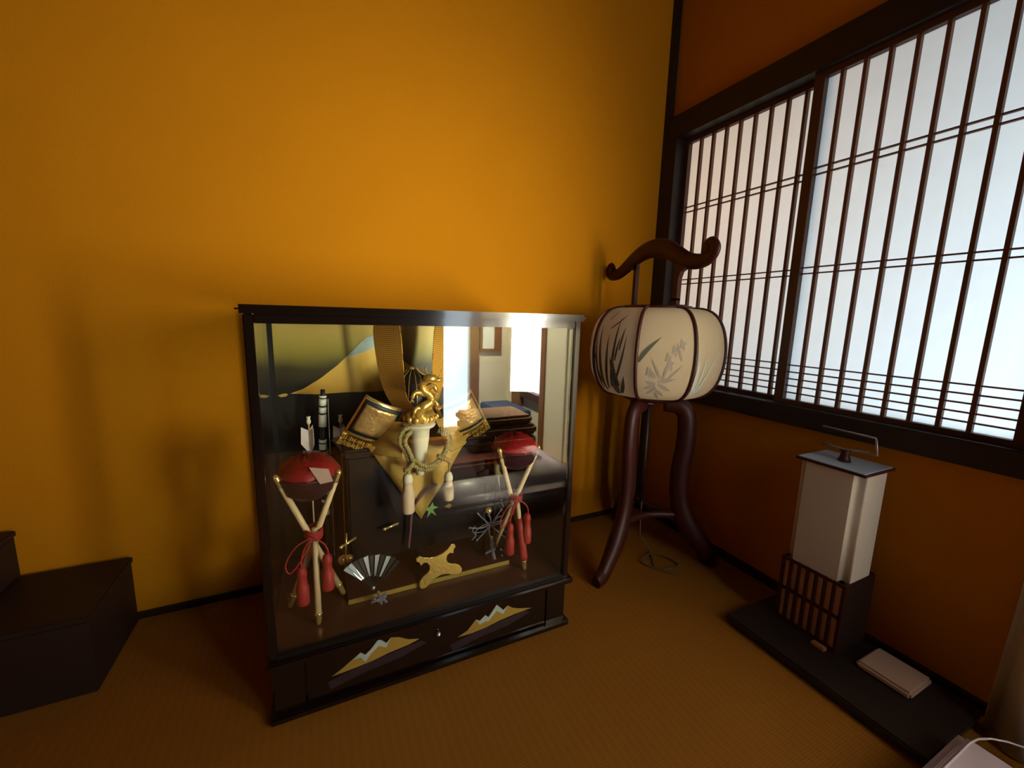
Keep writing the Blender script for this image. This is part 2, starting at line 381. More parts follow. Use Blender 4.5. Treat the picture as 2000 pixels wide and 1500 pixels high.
w3 = bpy.data.objects.new('window_3', None); COL.objects.link(w3); w3.location = (-.35, YR, .05); LOC['window_3'] = (-.35, YR, .05); struct(w3)
boxo('window_frame', M['brown_wood'], w3, -.43, -.42, YR-.03, YR+.01, .05, 1.5); boxo('window_paper', M['rear_curtain'], w3, -.42, -.265, YR-.03, YR-.028, .05, 1.5)

# ------------------------------------------------------------------ display case
X0, X1, YF, YB = -1.149, -.576, -.401, -.078
case = thing('display_case', 'black lacquered glass display case holding a samurai helmet, standing against the ochre wall', 'display case', ((X0+X1)/2, (YF+YB)/2, 0))
b = MB(); b.box(X0+.004, X1-.004, YF+.010, YB, .012, .104); b.box(X0+.004, -1.100, YF+.004, YF+.010, .012, .104); b.box(-.625, X1-.004, YF+.004, YF+.010, .012, .104)
b.build('base', M['lacquer'], case)
boxo('base_molding', M['lacquer'], case, X0-.004, X1+.006, YF-.006, YB, 0, .014, bev=.003)
boxo('base_molding', M['lacquer'], case, X0-.004, X1+.010, YF-.008, YB, .104, .117, bev=.003)
boxo('top_board', M['lacquer'], case, X0-.008, X1+.008, YF-.012, YB, .6765, .689, bev=.0051)
boxo('top_rail', M['lacquer'], case, X0+.013, X1-.013, YF+.001, YF+.013, .6625, .6765, bev=.001)
boxo('bottom_rail', M['lacquer_soft'], case, X0+.012, X1-.012, YF, YF+.010, .117, .124)
for xa in (X0, X1-.013):
    boxo('frame_post', M['lacquer'], case, xa, xa+.013, YF, YF+.013, .117, .6765, bev=.0015)
    boxo('frame_post', M['lacquer_soft'], case, xa+(0.0 if xa == X0 else .003), xa+(.010 if xa == X0 else .013), YB-.010, YB, .117, .6765)
boxo('case_floor', M['case_floor'], case, X0+.004, X1-.004, YF+.014, YB, .106, .118)
boxo('glass_pane', M['glass'], case, X0+.010, X1-.010, YF+.004, YF+.007, .119, .668)
boxo('side_glass', M['glass'], case, X0+.001, X0+.005, YF+.013, YB-.008, .118, .6765)
boxo('side_panel', M['lacquer_soft'], case, X1-.005, X1-.001, YF+.013, YB-.008, .118, .6765)
bp = boxo('back_panel', M['sky_paint'], case, X0+.009, X1-.009, YB-.006, YB-.001, .118, .6765)
def yb(d): return lambda u, v, w_: (u, YB-.006-d-w_, v)
fx0, fx1, pk = -1.112, -.745, -.930
L_ = [(-1.112, .503), (-1.085, .513), (-1.05, .535), (-1.015, .563), (-.982, .595), (-.962, .617), (-.950, .627), (-.935, .630), (-.915, .620), (-.905, .606), (-.875, .575), (-.835, .548), (-.79, .525), (-.745, .507)]
B_ = [(-.745, .502), (-.80, .500), (-.86, .503), (-.93, .498), (-1.0, .500), (-1.06, .4985)]
MB().prism(L_+B_, .0008, yb(0)).build('painted_mountain', M['fuji'], bp)
S_ = [(-.995, .581), (-.962, .617), (-.950, .627), (-.935, .630), (-.915, .620), (-.905, .606), (-.880, .580), (-.893, .582), (-.902, .590), (-.915, .596), (-.922, .588), (-.932, .604), (-.945, .598), (-.957, .592)]
MB().prism(S_, .0006, yb(.001)).build('painted_snow', M['pearl'], bp)
MB().prism([(-1.136, .500), (-1.128, .503), (-1.121, .504), (-1.116, .501), (-1.121, .497), (-1.13, .496)], .0006, yb(0)).build('painted_mist', M['paint_gold'], bp)
dr = boxo('drawer', M['lacquer'], case, -1.096, -.629, YF+.005, YF+.012, .018, .102)
MB().lathe([(.0, -.0), (.0035, -.001), (.0045, -.004), (.003, -.007), (0, -.008)], n=16).build('knob', M['silver'], dr).matrix_basis = Matrix.Translation((-.868, YF+.005, .073)) @ Matrix.Rotation(-PI/2, 4, 'X')
def yd(d): return lambda u, v, w_: (u, YF+.005-d-w_, v)
for dx, dz, pts in ((0, 0, [(-1.058, .052), (-1.04, .062), (-1.024, .073), (-1.010, .082), (-1.002, .075), (-.992, .083), (-.978, .099), (-.965, .086), (-.957, .094), (-.943, .090), (-.925, .079), (-.905, .073)]),
                    (.222, -.006, [(-1.05, .056), (-1.03, .064), (-1.012, .083), (-1.004, .078), (-.992, .087), (-.985, .080), (-.967, .103), (-.952, .086), (-.942, .093), (-.93, .084), (-.915, .078), (-.885, .070)])):
    base = [(-.925, .068), (-.96, .064), (-.99, .058), (-1.02, .055)]
    pts2 = [(u+dx, v+dz) for u, v in pts]; bs = [(u+dx, v+dz) for u, v in base]
    MB().prism(pts2+bs, .0006, yd(0)).build('painted_peaks', M['paint_gold'], dr)
    cap = pts2[2:9]; low = [(u, v-(.009 if i % 2 else .014)) for i, (u, v) in enumerate(cap)][::-1]; low[0] = cap[-1]; low[-1] = cap[0]
    MB().prism(cap+low[1:-1], .0006, yd(.0007)).build('painted_snow', M['pearl'], dr)
    MB().prism([(-1.065+dx, .044+dz), (-1.02+dx, .053+dz), (-.96+dx, .061+dz), (-.90+dx, .068+dz), (-.89+dx, .060+dz), (-.94+dx, .046+dz), (-1.0+dx, .040+dz), (-1.06+dx, .028+dz)], .0003, yd(0)).build('painted_mist', M['paint_violet'], dr)

# stage inside the case
st = thing('display_stage', 'low dark stage with a gold front edge under the helmet chest', 'stage', (-.85, -.2, .118))
boxo('stage_board', M['case_floor'], st, -1.022, -.676, -.307, -.088, .1185, .128)
boxo('gold_edge', M['paint_gold'], st, -1.022, -.676, -.3085, -.307, .1185, .128)

# armour chest
ch = thing('armor_chest', 'black lacquered armor chest under the golden helmet', 'chest', (-.865, -.17, .128))
boxo('chest_body', M['lacquer_soft'], ch, -1.012, -.712, -.245, -.095, .165, .395, bev=.004)
boxo('chest_lid', M['lacquer_soft'], ch, -1.018, -.706, -.250, -.090, .395, .410, bev=.004)
for x in (-1.005, -.865, -.725):
    for y in (-.235, -.105): boxo('foot', M['lacquer_soft'], ch, x-.010, x+.010, y-.008, y+.008, .1285, .165)
def pin(a, b_, r=.003):
    MB().tube([a, b_], [r, r*.8], 8).sphere(a, r*1.4, n=10).build('gold_fitting', M['gold_smooth'], ch)
pin((-.945, -.262, .238), (-.915, -.252, .240)); pin((-1.03, -.268, .220), (-1.000, -.252, .226))
cr = MB().tube(smooth_path([(-.832, -.26, .318), (-.86, -.262, .305), (-.886, -.262, .27), (-.892, -.262, .22), (-.896, -.262, .185)]), .0028, 7).build('cord', M['maroon_cord'], ch)
MB().prism([(-.845, .262), (-.838, .272), (-.836, .262), (-.826, .258), (-.838, .254), (-.83, .238), (-.842, .248), (-.852, .236), (-.848, .252), (-.858, .258)], .001, lambda u, v, w_: (u, -.245-w_, v)).build('painted_crest', M['green'], ch)
MB().prism([(-.812, .256), (-.80, .262), (-.794, .256), (-.80, .25)], .001, lambda u, v, w_: (u, -.245-w_, v)).build('painted_crest', M['gold_antique'], ch)

# gold brocade cloth draped over the chest
cl = MB(); n = 18
G = []
for i in range(n+1):
    row = []
    for j in range(n+1):
        u = -1+2*i/n; v = -1+2*j/n                      # square cloth turned 45 degrees on the lid
        x = (u+v)*.085; y = (v-u)*.105
        X = -.866+x; Y = -.17+y; Z = .4125
        over = -.252-Y
        if over > 0: Y = -.2535-.004*math.sin(X*90)*min(1, over*20); Z = .4125-over*1.35
        if Y > -.088: Z = .4125-(Y+.088)*1.0; Y = -.0875
        row.append(cl.bm.verts.new((X, Y, Z)))
    G.append(row)
for i in range(n):
    for j in range(n):
        f = cl.bm.faces.new((G[i][j], G[i+1][j], G[i+1][j+1], G[i][j+1])); f.smooth = True
clo = cl.build('brocade_cloth', M['brocade']); md = clo.modifiers.new('s', 'SOLIDIFY'); md.thickness = .0015; md.offset = 1
tag(clo, 'gold brocade cloth draped over the front of the black chest', 'cloth')

# ------------------------------------------------------------------ helmet
hc = Vector((-.865, -.195, 0))
hm = thing('samurai_helmet', 'golden samurai helmet with tall horn crest and square side plates', 'helmet', (-.865, -.19, .414))
MB().lathe([(.044, .455), (.046, .475), (.046, .505), (.041, .530), (.028, .550), (.012, .560), (0, .562)], c=hc+Vector((0, .02, 0)), n=32).build('helmet_bowl', M['lacquer_soft'], hm)
mb = MB()
for k in range(16):
    a = 2*PI*k/16; mb.tube([(hc.x+r*1.01*math.cos(a), hc.y+.02+r*1.01*math.sin(a), z) for r, z in ((.046, .475), (.046, .505), (.041, .530), (.028, .550), (.012, .560))], .0010, 5)
mb.tube([(hc.x, hc.y+.02, .560), (hc.x, hc.y+.02, .568)], [.007, .004], 10)
mb.build('bowl_ribs', M['gold'], hm)
# neck guard : flared lames in gold brocade tone (open at the front)
for k in range(4):
    z1 = .462-.014*k; r1 = .070+.011*k
    MB().lathe([(r1, z1), (r1+.014, z1-.016), (r1+.0135, z1-.018), (r1-.001, z1-.003)], c=hc, n=40, a0=-.36*PI, a1=1.36*PI).build('neck_guard', M['brocade'], hm)
# square side plates (fukikaeshi)
def side_plate(sg):
    o = Vector((-.865+sg*(.034 if sg < 0 else .042), -.256, 0)); a = math.radians(20)
    dx = Vector((sg*math.cos(a), math.sin(a), 0)); nn = Vector((sg*math.sin(a), -math.cos(a), 0))
    A, B, C_, D_ = [Vector(p) for p in ((.072, .522), (.000, .484), (.050, .384), (.133, .422))]
    def q(s_, t):      # s_ 0..1 from outer to inner ; t 0..1 from top to bottom
        return (A*(1-s_)+B*s_)*(1-t) + (D_*(1-s_)+C_*s_)*t
    def fn(s_, t, w_):
        p = q(s_, t); bulge = .016*(1-(2*s_-.6)**2)-.006*s_ + .0
        P = o + dx*p.x + nn*(bulge+w_); return (P.x, P.y, p.y)
    def plate(s0, s1, t0, t1, w0, th):
        m_ = MB(); m_.strip([(s0, t0+(t1-t0)*i/10) for i in range(11)], [(s1, t0+(t1-t0)*i/10) for i in range(11)], th, lambda u, v, w_: fn(u, v, w_+w0), sub=10); 
        for f in m_.bm.faces: f.smooth = True
        return m_
    p = plate(0, 1, 0, .75, 0, .003).build('side_plate', M['gold_smooth'], hm)
    plate(.06, .95, .06, .70, .003, .0012).build('plate_border', M['navy'], p)
    plate(.13, .88, .13, .64, .0042, .0015).build('plate_panel', M['gold_engraved'], p)
    fr = MB()
    def cell(s0, s1, t0, t1):
        fr.strip([(s0, t0), (s0, t1)], [(s1, t0), (s1, t1)], .004, fn, sub=1)
    cell(0, 1, .75, .79); cell(0, 1, .86, .885); cell(0, .96, .965, 1.0)
    for k in range(10):
        s0 = k/10
        cell(s0+.01, s0+.035, .79, .86); cell(s0+.055+.02*(k % 2), s0+.085, .79, .845)
        cell(s0+.01, s0+.05, .885, .93 if k % 2 else .965); cell(s0+.06, s0+.085, .905, .965)
        if k % 2: cell(s0-.02, s0+.055, .925, .945)
    fr.build('fringe', M['gold'], p)
side_plate(-1); side_plate(1)
# horn crest (kuwagata)
def horn(sg):
    o = Vector((-.865+sg*.002, -.258, 0)); a = math.radians(50)
    dx = Vector((sg*math.cos(a), math.sin(a), 0)); nn = Vector((sg*math.sin(a), -math.cos(a), 0))
    outer = smooth_path([(.036, .452, 0), (.062, .478, 0), (.086, .508, 0), (.101, .545, 0), (.110, .600, 0), (.113, .640, 0), (.108, .672, 0)], 5)
    inner = smooth_path([(-.004, .468, 0), (.012, .486, 0), (.031, .510, 0), (.036, .545, 0), (.038, .600, 0), (.040, .640, 0), (.046, .672, 0)], 5)
    def fn(u, v, w_):
        bend = .35*(v-.46)*0.12
        P = o + dx*u + nn*(w_+bend); return (P.x, P.y, v)
    mb = MB(); mb.strip([(p.x, p.y) for p in outer], [(p.x, p.y) for p in inner], .0018, fn, sub=6)
    return mb.build('horn_crest', M['punched_gold'], hm)
horn(-1); horn(1)
# dragon crest between the horns
D = MB(); yy = -.272
pth = smooth_path([(-.862, yy, .468), (-.874, yy-.004, .482), (-.866, yy-.008, .496), (-.850, yy-.006, .506), (-.852, yy-.008, .520), (-.864, yy-.008, .530), (-.868, yy-.010, .543), (-.858, yy-.014, .553)], 8)
D.tube(pth, [.0115-.005*i/len(pth) for i in range(len(pth))], 8)
D.sphere((-.853, yy-.018, .556), .0115, (1.3, 1, .8)); D.sphere((-.840, yy-.022, .553), .0065, (1.5, .8, .7))
for s_ in (-1, 1):
    D.tube(smooth_path([(-.857, yy-.016, .560), (-.866+s_*.006, yy-.012, .568), (-.872+s_*.010, yy-.008, .580)], 4), [.0022]*8+[.0006], 6)
    D.tube(smooth_path([(-.842, yy-.024, .552), (-.838, yy-.028, .56+.004*s_), (-.832, yy-.024, .566+.008*s_)], 4), .0009, 5)
for i, (dx, dz) in enumerate(((-.018, .490), (.018, .502), (-.020, .522), (.016, .534))):
    q0 = (-.862, yy-.006, dz); q1 = (-.862+dx, yy-.012, dz+.006); q2 = (-.862+dx*1.4, yy-.014, dz-.006)
    D.tube(smooth_path([q0, q1, q2], 4), [.0055]*4+[.0045]*4+[.003], 6)
    for c in (-1, 0, 1): D.tube([q2, (q2[0]+.004*c, q2[1]-.003, q2[2]-.008)], [.0015, .0004], 5)
for i in range(4, len(pth)-4, 3):
    p = pth[i]; D.tube([p, p+Vector((.0105*(1 if i % 2 else -1), -.002, .005))], [.002, .0004], 4)
D.build('dragon_crest', M['gold'], hm)
D = MB(); D.lathe([(.030, .458), (.034, .470), (.026, .482), (.0, .486)], c=(-.864, -.246, 0), n=24, a0=PI, a1=2*PI)
for k in range(7):
    a = PI+PI*(k+.5)/7; D.sphere((-.864+.034*math.cos(a), -.246+.034*math.sin(a), .468), .006, (1, .8, 1.2), 8)
D.build('crest_base', M['gold'], hm)
# cream visor : wide rim tapering to a stem
V = MB(); V.lathe([(.0, .4615), (.0315, .4615), (.033, .459), (.031, .455), (.0205, .449), (.0195, .430), (.0165, .405), (.0125, .385), (.0095, .365), (.0085, .350), (0, .350)], c=(-.871, -.268, 0), n=28)
V.build('visor', M['cream'], hm)
# cords
yc = -.302
for pts in ([(-.835, -.292, .452), (-.822, yc, .448), (-.812, yc, .436), (-.817, yc, .420), (-.826, yc, .404), (-.832, yc, .394), (-.845, yc, .378), (-.862, yc, .371), (-.880, yc, .375), (-.893, yc, .384), (-.906, yc+.004, .372)],
            [(-.838, -.290, .445), (-.826, yc-.004, .441), (-.822, yc-.004, .428), (-.828, yc-.006, .410), (-.842, yc-.006, .390), (-.862, yc-.006, .380), (-.878, yc-.006, .386), (-.890, yc-.004, .398)],
            [(-.890, -.285, .458), (-.906, -.292, .456), (-.917, yc, .444), (-.916, yc, .430), (-.908, yc, .416), (-.902, yc, .400), (-.899, yc, .388), (-.905, yc, .374)],
            [(-.893, -.290, .450), (-.905, yc-.004, .446), (-.909, yc-.006, .434), (-.902, yc-.006, .418), (-.897, yc-.006, .404), (-.893, yc-.006, .392)],
            [(-.846, yc-.012, .402), (-.835, yc-.015, .396), (-.824, yc-.013, .390), (-.818, yc-.010, .382)],
            [(-.911, yc-.008, .378), (-.901, yc-.012, .386), (-.893, yc-.010, .394)]):
    braid(smooth_path(pts, 6), .0045, 'cord', M['cord_gold'], hm)
def tassel(x, y, z0, z1, r, m, parent, head=M['cream'], cordm=M['cord_gold'], ctop=None):
    t = MB(); n_ = 22
    t.lathe([(0, z0+.002), (r*.55, z0), (r*.78, z0-.006), (r*.80, z0-.012), (r*.7, z0-.015), (r*.86, z0-.03), (r, (z0+z1)/2), (r*1.02, z1+.003), (r*.92, z1), (0, z1+.002)], c=(x, y, 0), n=n_)
    for i, v in enumerate(t.bm.verts):
        if v.co.z < z0-.016:
            a = math.atan2(v.co.y-y, v.co.x-x); k = 1+.06*math.sin(a*11); v.co.x = x+(v.co.x-x)*k; v.co.y = y+(v.co.y-y)*k
    o = t.build('tassel', m, parent)
    MB().lathe([(r*.3, z0+.006), (r*.62, z0+.003), (r*.80, z0-.003), (r*.84, z0-.008), (r*.76, z0-.013), (r*.5, z0-.013)], c=(x, y, 0), n=16).build('tassel_head', head, o)
    if ctop: MB().tube(smooth_path([ctop, (x+.002, y, (ctop[2]+z0)/2), (x, y, z0)], 4), .0022, 6).build('tassel_cord', cordm, o)
tassel(-.904, -.306, .364, .288, .0125, M['tassel'], hm, ctop=(-.903, -.303, .39))
tassel(-.820, -.304, .355, .300, .0110, M['tassel'], hm, ctop=(-.822, -.306, .39))

# ------------------------------------------------------------------ bonfire stands
def bonfire(cx, cy, label, tilt, red_leg=False):
    t = thing('bonfire_stand', label, 'bonfire stand', (cx, cy, .118), 'miniature bonfire stands inside the case')
    top = .405; cross = .296
    legs = [((cx-.056, cy, top+.004), (cx+.046, cy+.060, .1195)), ((cx+.044, cy+.006, top-.002), (cx-.052, cy+.060, .1195)), ((cx-.001, cy+.026, .306), (cx+(.010 if tilt else -.002), cy-.008, .1195))]
    for k, (a, b_) in enumerate(legs):
        a, b_ = Vector(a), Vector(b_)
        lg = MB().tube([a.lerp(b_, .07), b_.lerp(a, .11)], [.0052, .0058], 10).build('leg', M['stick'], t)
        MB().tube([b_.lerp(a, .115), b_.lerp(a, .105), b_.lerp(a, .10), b_.lerp(a, .025), b_], [.0056, .0075, .0062, .0050, .0025], 10).build('gold_tip', M['gold_smooth'], lg)
        if k < 2: MB().tube([a, a.lerp(b_, .015), a.lerp(b_, .06), a.lerp(b_, .075)], [.003, .0052, .0046, .0060], 10).build('gold_tip', M['gold_smooth'], lg)
    bc = (cx-.006, cy+.026)
    R_ = .052
    bk = MB().lathe([(0, .352), (R_*.45, .354), (R_*.80, .368), (R_, .396), (R_*1.03, .398), (R_*.97, .400), (R_*.75, .374), (0, .366)], c=(*bc, 0), n=28).build('basket', M['basket'], t)
    fl = MB(); n1 = 28; rg = []
    for i in range(9):
        ph = (PI/2)*i/8; rr = R_*.97*math.cos(ph); z = .396+.034*math.sin(ph)
        rg.append([fl.bm.verts.new((bc[0]+rr*math.cos(2*PI*j/n1)*(1+.07*math.sin(j*3.3+i)), bc[1]+rr*math.sin(2*PI*j/n1)*(1+.07*math.cos(j*2.7+i)), z+.004*math.sin(j*2.1+i*1.7)*math.sin(ph*1.6))) for j in range(n1)])
    for A_, B_2 in zip(rg, rg[1:]):
        for j in range(n1): fl.bm.faces.new((A_[j], A_[(j+1) % n1], B_2[(j+1) % n1], B_2[j])).smooth = True
    fl.bm.faces.new(rg[0][::-1])
    fo = fl.build('flame', M['flame'], t)
    tie = MB(); tc = Vector((cx-.003, cy+.027, cross-.012))
    for k in range(4): tie.tube([tc+Vector((.014*math.cos(a), .020*math.sin(a), .004*k-.006+.002*math.sin(a*2))) for a in [2*PI*i/20 for i in range(20)]], .0024, 6, closed=True)
    tie.tube(smooth_path([tc+Vector((-.006, -.022, 0)), tc+Vector((-.030, -.026, -.012)), tc+Vector((-.046, -.026, -.040)), tc+Vector((-.040, -.026, -.058)), tc+Vector((-.022, -.026, -.038)), tc+Vector((-.004, -.024, -.004))], 5), .0014, 6)
    tie.tube(smooth_path([tc+Vector((0, -.022, 0)), tc+Vector((.016, -.026, -.014)), tc+Vector((.022, -.026, -.030)), tc+Vector((.019, -.026, -.044))], 5), .0016, 6)
    tie.tube(smooth_path([tc+Vector((-.004, -.022, 0)), tc+Vector((-.016, -.026, -.018)), tc+Vector((-.021, -.026, -.038)), tc+Vector((-.022, -.026, -.058))], 5), .0016, 6)
    if tilt:
        A3, B3 = map(Vector, legs[2]); tie.tube([A3.lerp(B3, f_) for f_ in (.38, .5, .7, .84, .88)], [.0075, .0085, .0095, .0105, .0085], 10)
    tie.build('cord', M['red_cord'] if not tilt else M['red_tassel'], t)
    tassel(tc.x-.022, tc.y-.026, tc.z-.056, tc.z-.122, .0105, M['red_tassel'], t, head=M['red_cord'], cordm=M['red_cord'])
    tassel(tc.x+.020, tc.y-.026, tc.z-.040, tc.z-.104, .0105, M['red_tassel'], t, head=M['red_cord'], cordm=M['red_cord'])
    if not tilt: MB().prism([(-.004, .030), (.026, .024), (.032, .004), (.012, .002)], .0012, lambda u, v, w_: (bc[0]+u+.006, bc[1]-R_*.93+.012*(v/.03)-.004-w_, .392+v)).build('paper_slip', M['packet'], t)
    return t
B1 = bonfire(-1.073, -.335, 'miniature bonfire stand with red flame and red tassels at the left of the case', False)
B2 = bonfire(-.664, -.335, 'miniature bonfire stand with red flame and tassels at the right of the case', True)

# ------------------------------------------------------------------ bow, arrows and their stand
bw = thing('display_bow', 'black bow bound with white wrappings behind the left bonfire', 'bow', (-1.046, -.15, .128))
path = [(-1.048-.006*math.sin(PI*i/24), -.15, .130+(.520-.130)*i/24) for i in range(25)]
MB().tube(path, [.0045+.0015*math.sin(PI*i/24) for i in range(25)], 10).build('bow_limb', M['black'], bw)
for i, (z0, z1) in enumerate(((.470, .482), (.486, .500), (.503, .507), (.440, .466), (.405, .411), (.390, .402), (.374, .384), (.36, .366), (.34, .350), (.30, .312), (.27, .276), (.24, .25))):
    x_ = lambda z: -1.048-.006*math.sin(PI*(z-.13)/.39)
    MB().tube([(x_(z0), -.15, z0), (x_(z1), -.15, z1)], .0078, 10).build('bow_wrapping', M['white_wrap'], bw)
MB().tube([(-1.040, -.156, .14), (-1.039, -.157, .50)], .0008, 5).build('bow_string', M['white_wrap'], bw)
def arrow(x, y, top, label):
    t = thing('arrow', label, 'arrow', (x, y, .13), 'feathered arrows behind the left bonfire')
    MB().tube([(x, y, .132), (x, y, top-.01)], .0016, 8).build('arrow_shaft', M['stick'], t)
    MB().lathe([(.0015, top-.018), (.0042, top-.014), (.0046, top-.010), (.003, top-.005), (.0045, top), (0, top)], c=(x, y, 0), n=12).build('arrow_nock', M['cream'], t)
    for k in range(3):
        a = -PI/2 + (k-1)*2*PI/3 + PI/6; dx, dy = math.cos(a), math.sin(a)
        MB().prism([(.0015, top-.03), (.0150, top-.022), (.0165, top-.058), (.010, top-.068), (.0015, top-.080)], .0009, lambda u, v, w_: (x+dx*u-dy*w_, y+dy*u+dx*w_, v)).build('feather', M['feather'], t)
arrow(-1.078, -.15, .464, 'white feathered arrow left of the striped bow')
arrow(-1.016, -.15, .462, 'white feathered arrow right of the striped bow')
bs = thing('bow_stand', 'black stand holding the striped bow and arrows', 'stand', (-1.046, -.15, .118))
MB().box(-1.095, -1.000, -.170, -.130, .1185, .127, bev=.002).build('stand_base', M['lacquer_soft'], bs)
MB().box(-1.068, -1.060, -.142, -.134, .127, .395).box(-1.036, -1.028, -.142, -.134, .127, .395).build('stand_post', M['lacquer_soft'], bs)
MB().tube([(-1.092, -.150, .388), (-1.002, -.150, .378)], .0032, 8).build('stand_bar', M['silver_cord'], bs)
tassel(-1.045, -.172, .374, .300, .013, M['white_wrap'], bs, ctop=(-1.045, -.155, .385))
bl = MB(); bl.sphere((-1.028, -.275, .196), .010); bl.sphere((-1.016, -.285, .202), .008); bl.tube([(-1.018, -.262, .245), (-1.022, -.270, .20)], .0014, 6)
MBo = bl.build('gold_bell', M['gold_smooth']); tag(MBo, 'pair of small gold bells hanging at the lower left corner of the chest', 'bell')

# ------------------------------------------------------------------ sword and its stand
sw = thing('sword_stand', 'black post stand carrying the sword right of the helmet', 'stand', (-.70, -.19, .118))
MB().box(-.735, -.665, -.265, -.215, .1185, .128, bev=.002).build('stand_base', M['lacquer_soft'], sw)
MB().tube(smooth_path([(-.705, -.24, .128), (-.708, -.24, .20), (-.706, -.24, .28), (-.702, -.24, .36)], 4), .012, 6).build('stand_post', M['lacquer_soft'], sw)
MB().prism([(-.735, .325), (-.67, .345), (-.665, .325), (-.69, .300), (-.715, .296)], .012, lambda u, v, w_: (u, -.252+w_, v)).build('stand_head', M['lacquer_soft'], sw)
kt = thing('long_sword', 'sword with green brocade grip and silver cords right of the helmet', 'sword', (-.69, -.262, .118))
MB().tube([(-.699, -.268, .395), (-.6965, -.268, .390), (-.694, -.268, .330), (-.691, -.268, .322)], [.003, .0062, .0068, .0078], 10, flat=.7).build('sword_grip', M['brocade_green'], kt)
MB().tube([(-.6985, -.268, .415), (-.699, -.268, .395)], [.0016, .0022], 8).build('pommel', M['gold_smooth'], kt)
MB().tube([(-.691, -.268, .322), (-.6905, -.268, .318)], .0105, 14, flat=.7).build('guard', M['gold_antique'], kt)
MB().tube(smooth_path([(-.690, -.266, .318), (-.694, -.266, .25), (-.704, -.266, .18), (-.712, -.266, .1285)], 5), .0055, 8, flat=.6).build('scabbard', M['lacquer_soft'], kt)
c_ = MB().tube(smooth_path([(-.694, -.276, .322), (-.692, -.280, .295), (-.689, -.282, .268)], 4), .0012, 6).sphere((-.688, -.282, .266), .0028, n=8).sphere((-.683, -.282, .250), .0026, n=8).sphere((-.682, -.282, .232), .0030, n=8)
c_.tube([(-.688, -.282, .262), (-.683, -.282, .252), (-.682, -.282, .232)], .0006, 5); c_.build('bead_string', M['silver'], kt)
kc = Vector((-.717, -.285, .213)); sc_ = MB()
for a, l in ((2.25, .050), (1.75, .030), (.95, .046), (.15, .044), (-.85, .056), (-2.35, .046), (3.05, .050), (-1.5, .040)):
    e_ = kc+Vector((math.cos(a)*l, -.004, math.sin(a)*l*.9)); sc_.tube(smooth_path([kc, kc.lerp(e_, .5)+Vector((.004*math.sin(a*5), -.003, .004*math.cos(a*3))), e_], 4), [.0015]*8+[.0022], 6); sc_.sphere(e_, .0026, n=8)
for k_ in range(4):
    a_ = k_*1.5+.4; c0_ = kc+Vector((.020*math.cos(a_), -.004, .018*math.sin(a_)))
    sc_.tube([c0_+Vector((.018*math.cos(t_)*math.cos(a_)-.007*math.sin(t_)*math.sin(a_), .002*math.sin(t_*2), .018*math.cos(t_)*math.sin(a_)+.007*math.sin(t_)*math.cos(a_))) for t_ in [2*PI*i/18 for i in range(18)]], .0011, 5, closed=True)
for s_ in (-1, 1):
    sc_.tube(smooth_path([kc+Vector((s_*.035, 0, .004)), kc+Vector((s_*.042, -.002, -.006)), kc+Vector((s_*.034, -.002, -.018)), kc+Vector((s_*.044, -.002, -.028))], 4), .0016, 6)
for q in (((.010, 0, -.048), .003), ((.028, -.004, -.066), .0032), ((.031, -.004, -.082), .0028), ((.034, -.004, -.094), .0036)): sc_.sphere(kc+Vector(q[0]), q[1], n=8)
sc_.build('silver_knot', M['silver_cord'], kt)
MB().sphere(kc+Vector((-.003, .002, .034)), .0085, (1, 1, .9)).build('gold_bead', M['gold_smooth'], kt)
MB().sphere(kc+Vector((.003, -.004, -.030)), .005, n=10).build('gold_bead', M['gold_smooth'], kt)
braid(smooth_path([kc+Vector((.003, -.004, -.034)), kc+Vector((.004, -.006, -.055)), kc+Vector((.008, -.006, -.075)), kc+Vector((.014, -.004, -.094))], 5), .0042, 'silver_tail', M['silver_cord'], kt)
braid(smooth_path([kc+Vector((-.012, -.006, -.066)), kc+Vector((.004, -.008, -.058)), kc+Vector((.018, -.006, -.052))], 5), .0028, 'silver_tail', M['silver_cord'], kt)

# ------------------------------------------------------------------ silver folding fan with cord
fan = thing('folding_fan', 'small silver and black folding fan with a knotted silver cord', 'fan', (-.985, -.335, .118))
piv = Vector((-.978, -.334, .160))
def fanp(a, r, dy=0): return piv+Vector((math.sin(a)*r, dy+.10*r, math.cos(a)*r))
angs = [-.86+.155*i for i in range(11)]
for i, a in enumerate(angs):
    a1 = a+.145; d_ = -.0015*i
    P4 = [fanp(a, .028, d_), fanp(a1, .028, d_+.002), fanp(a1, .068, d_+.002), fanp(a, .068, d_)]
    mb = MB(); vs = [mb.bm.verts.new(p) for p in P4]; vs2 = [mb.bm.verts.new(p+Vector((0, .0006, 0))) for p in P4]
    mb.bm.faces.new(vs); mb.bm.faces.new(vs2[::-1])
    for k in range(4): mb.bm.faces.new((vs[k], vs2[k], vs2[(k+1) % 4], vs[(k+1) % 4]))
    mb.build('fan_leaf', M['silver'] if i in (0, 1, 4, 6) else M['pearl'] if i in (8,) else M['black'], fan)
rb = MB()
for a in angs: rb.tube([fanp(a, 0), fanp(a, .068)], [.0016, .0008], 5)
rb.build('fan_ribs', M['black'], fan)
MB().sphere(piv, .0042, n=10).build('fan_rivet', M['silver'], fan)
fcp = piv+Vector((.008, -.006, -.006))
for pts in ([(0, 0, 0), (.002, 0, -.010), (0, -.001, -.018)], [(-.014, 0, -.020), (0, -.003, -.014), (.016, 0, -.008)], [(-.010, 0, -.012), (.002, -.004, -.018), (.014, 0, -.014)], [(0, 0, -.014), (.003, 0, -.022), (.006, .0, -.0285)], [(.002, 0, -.014), (.010, 0, -.021), (.015, 0, -.028)]):
    braid(smooth_path([fcp+Vector(p) for p in pts], 5), .0027, 'fan_cord', M['silver_cord'], fan)

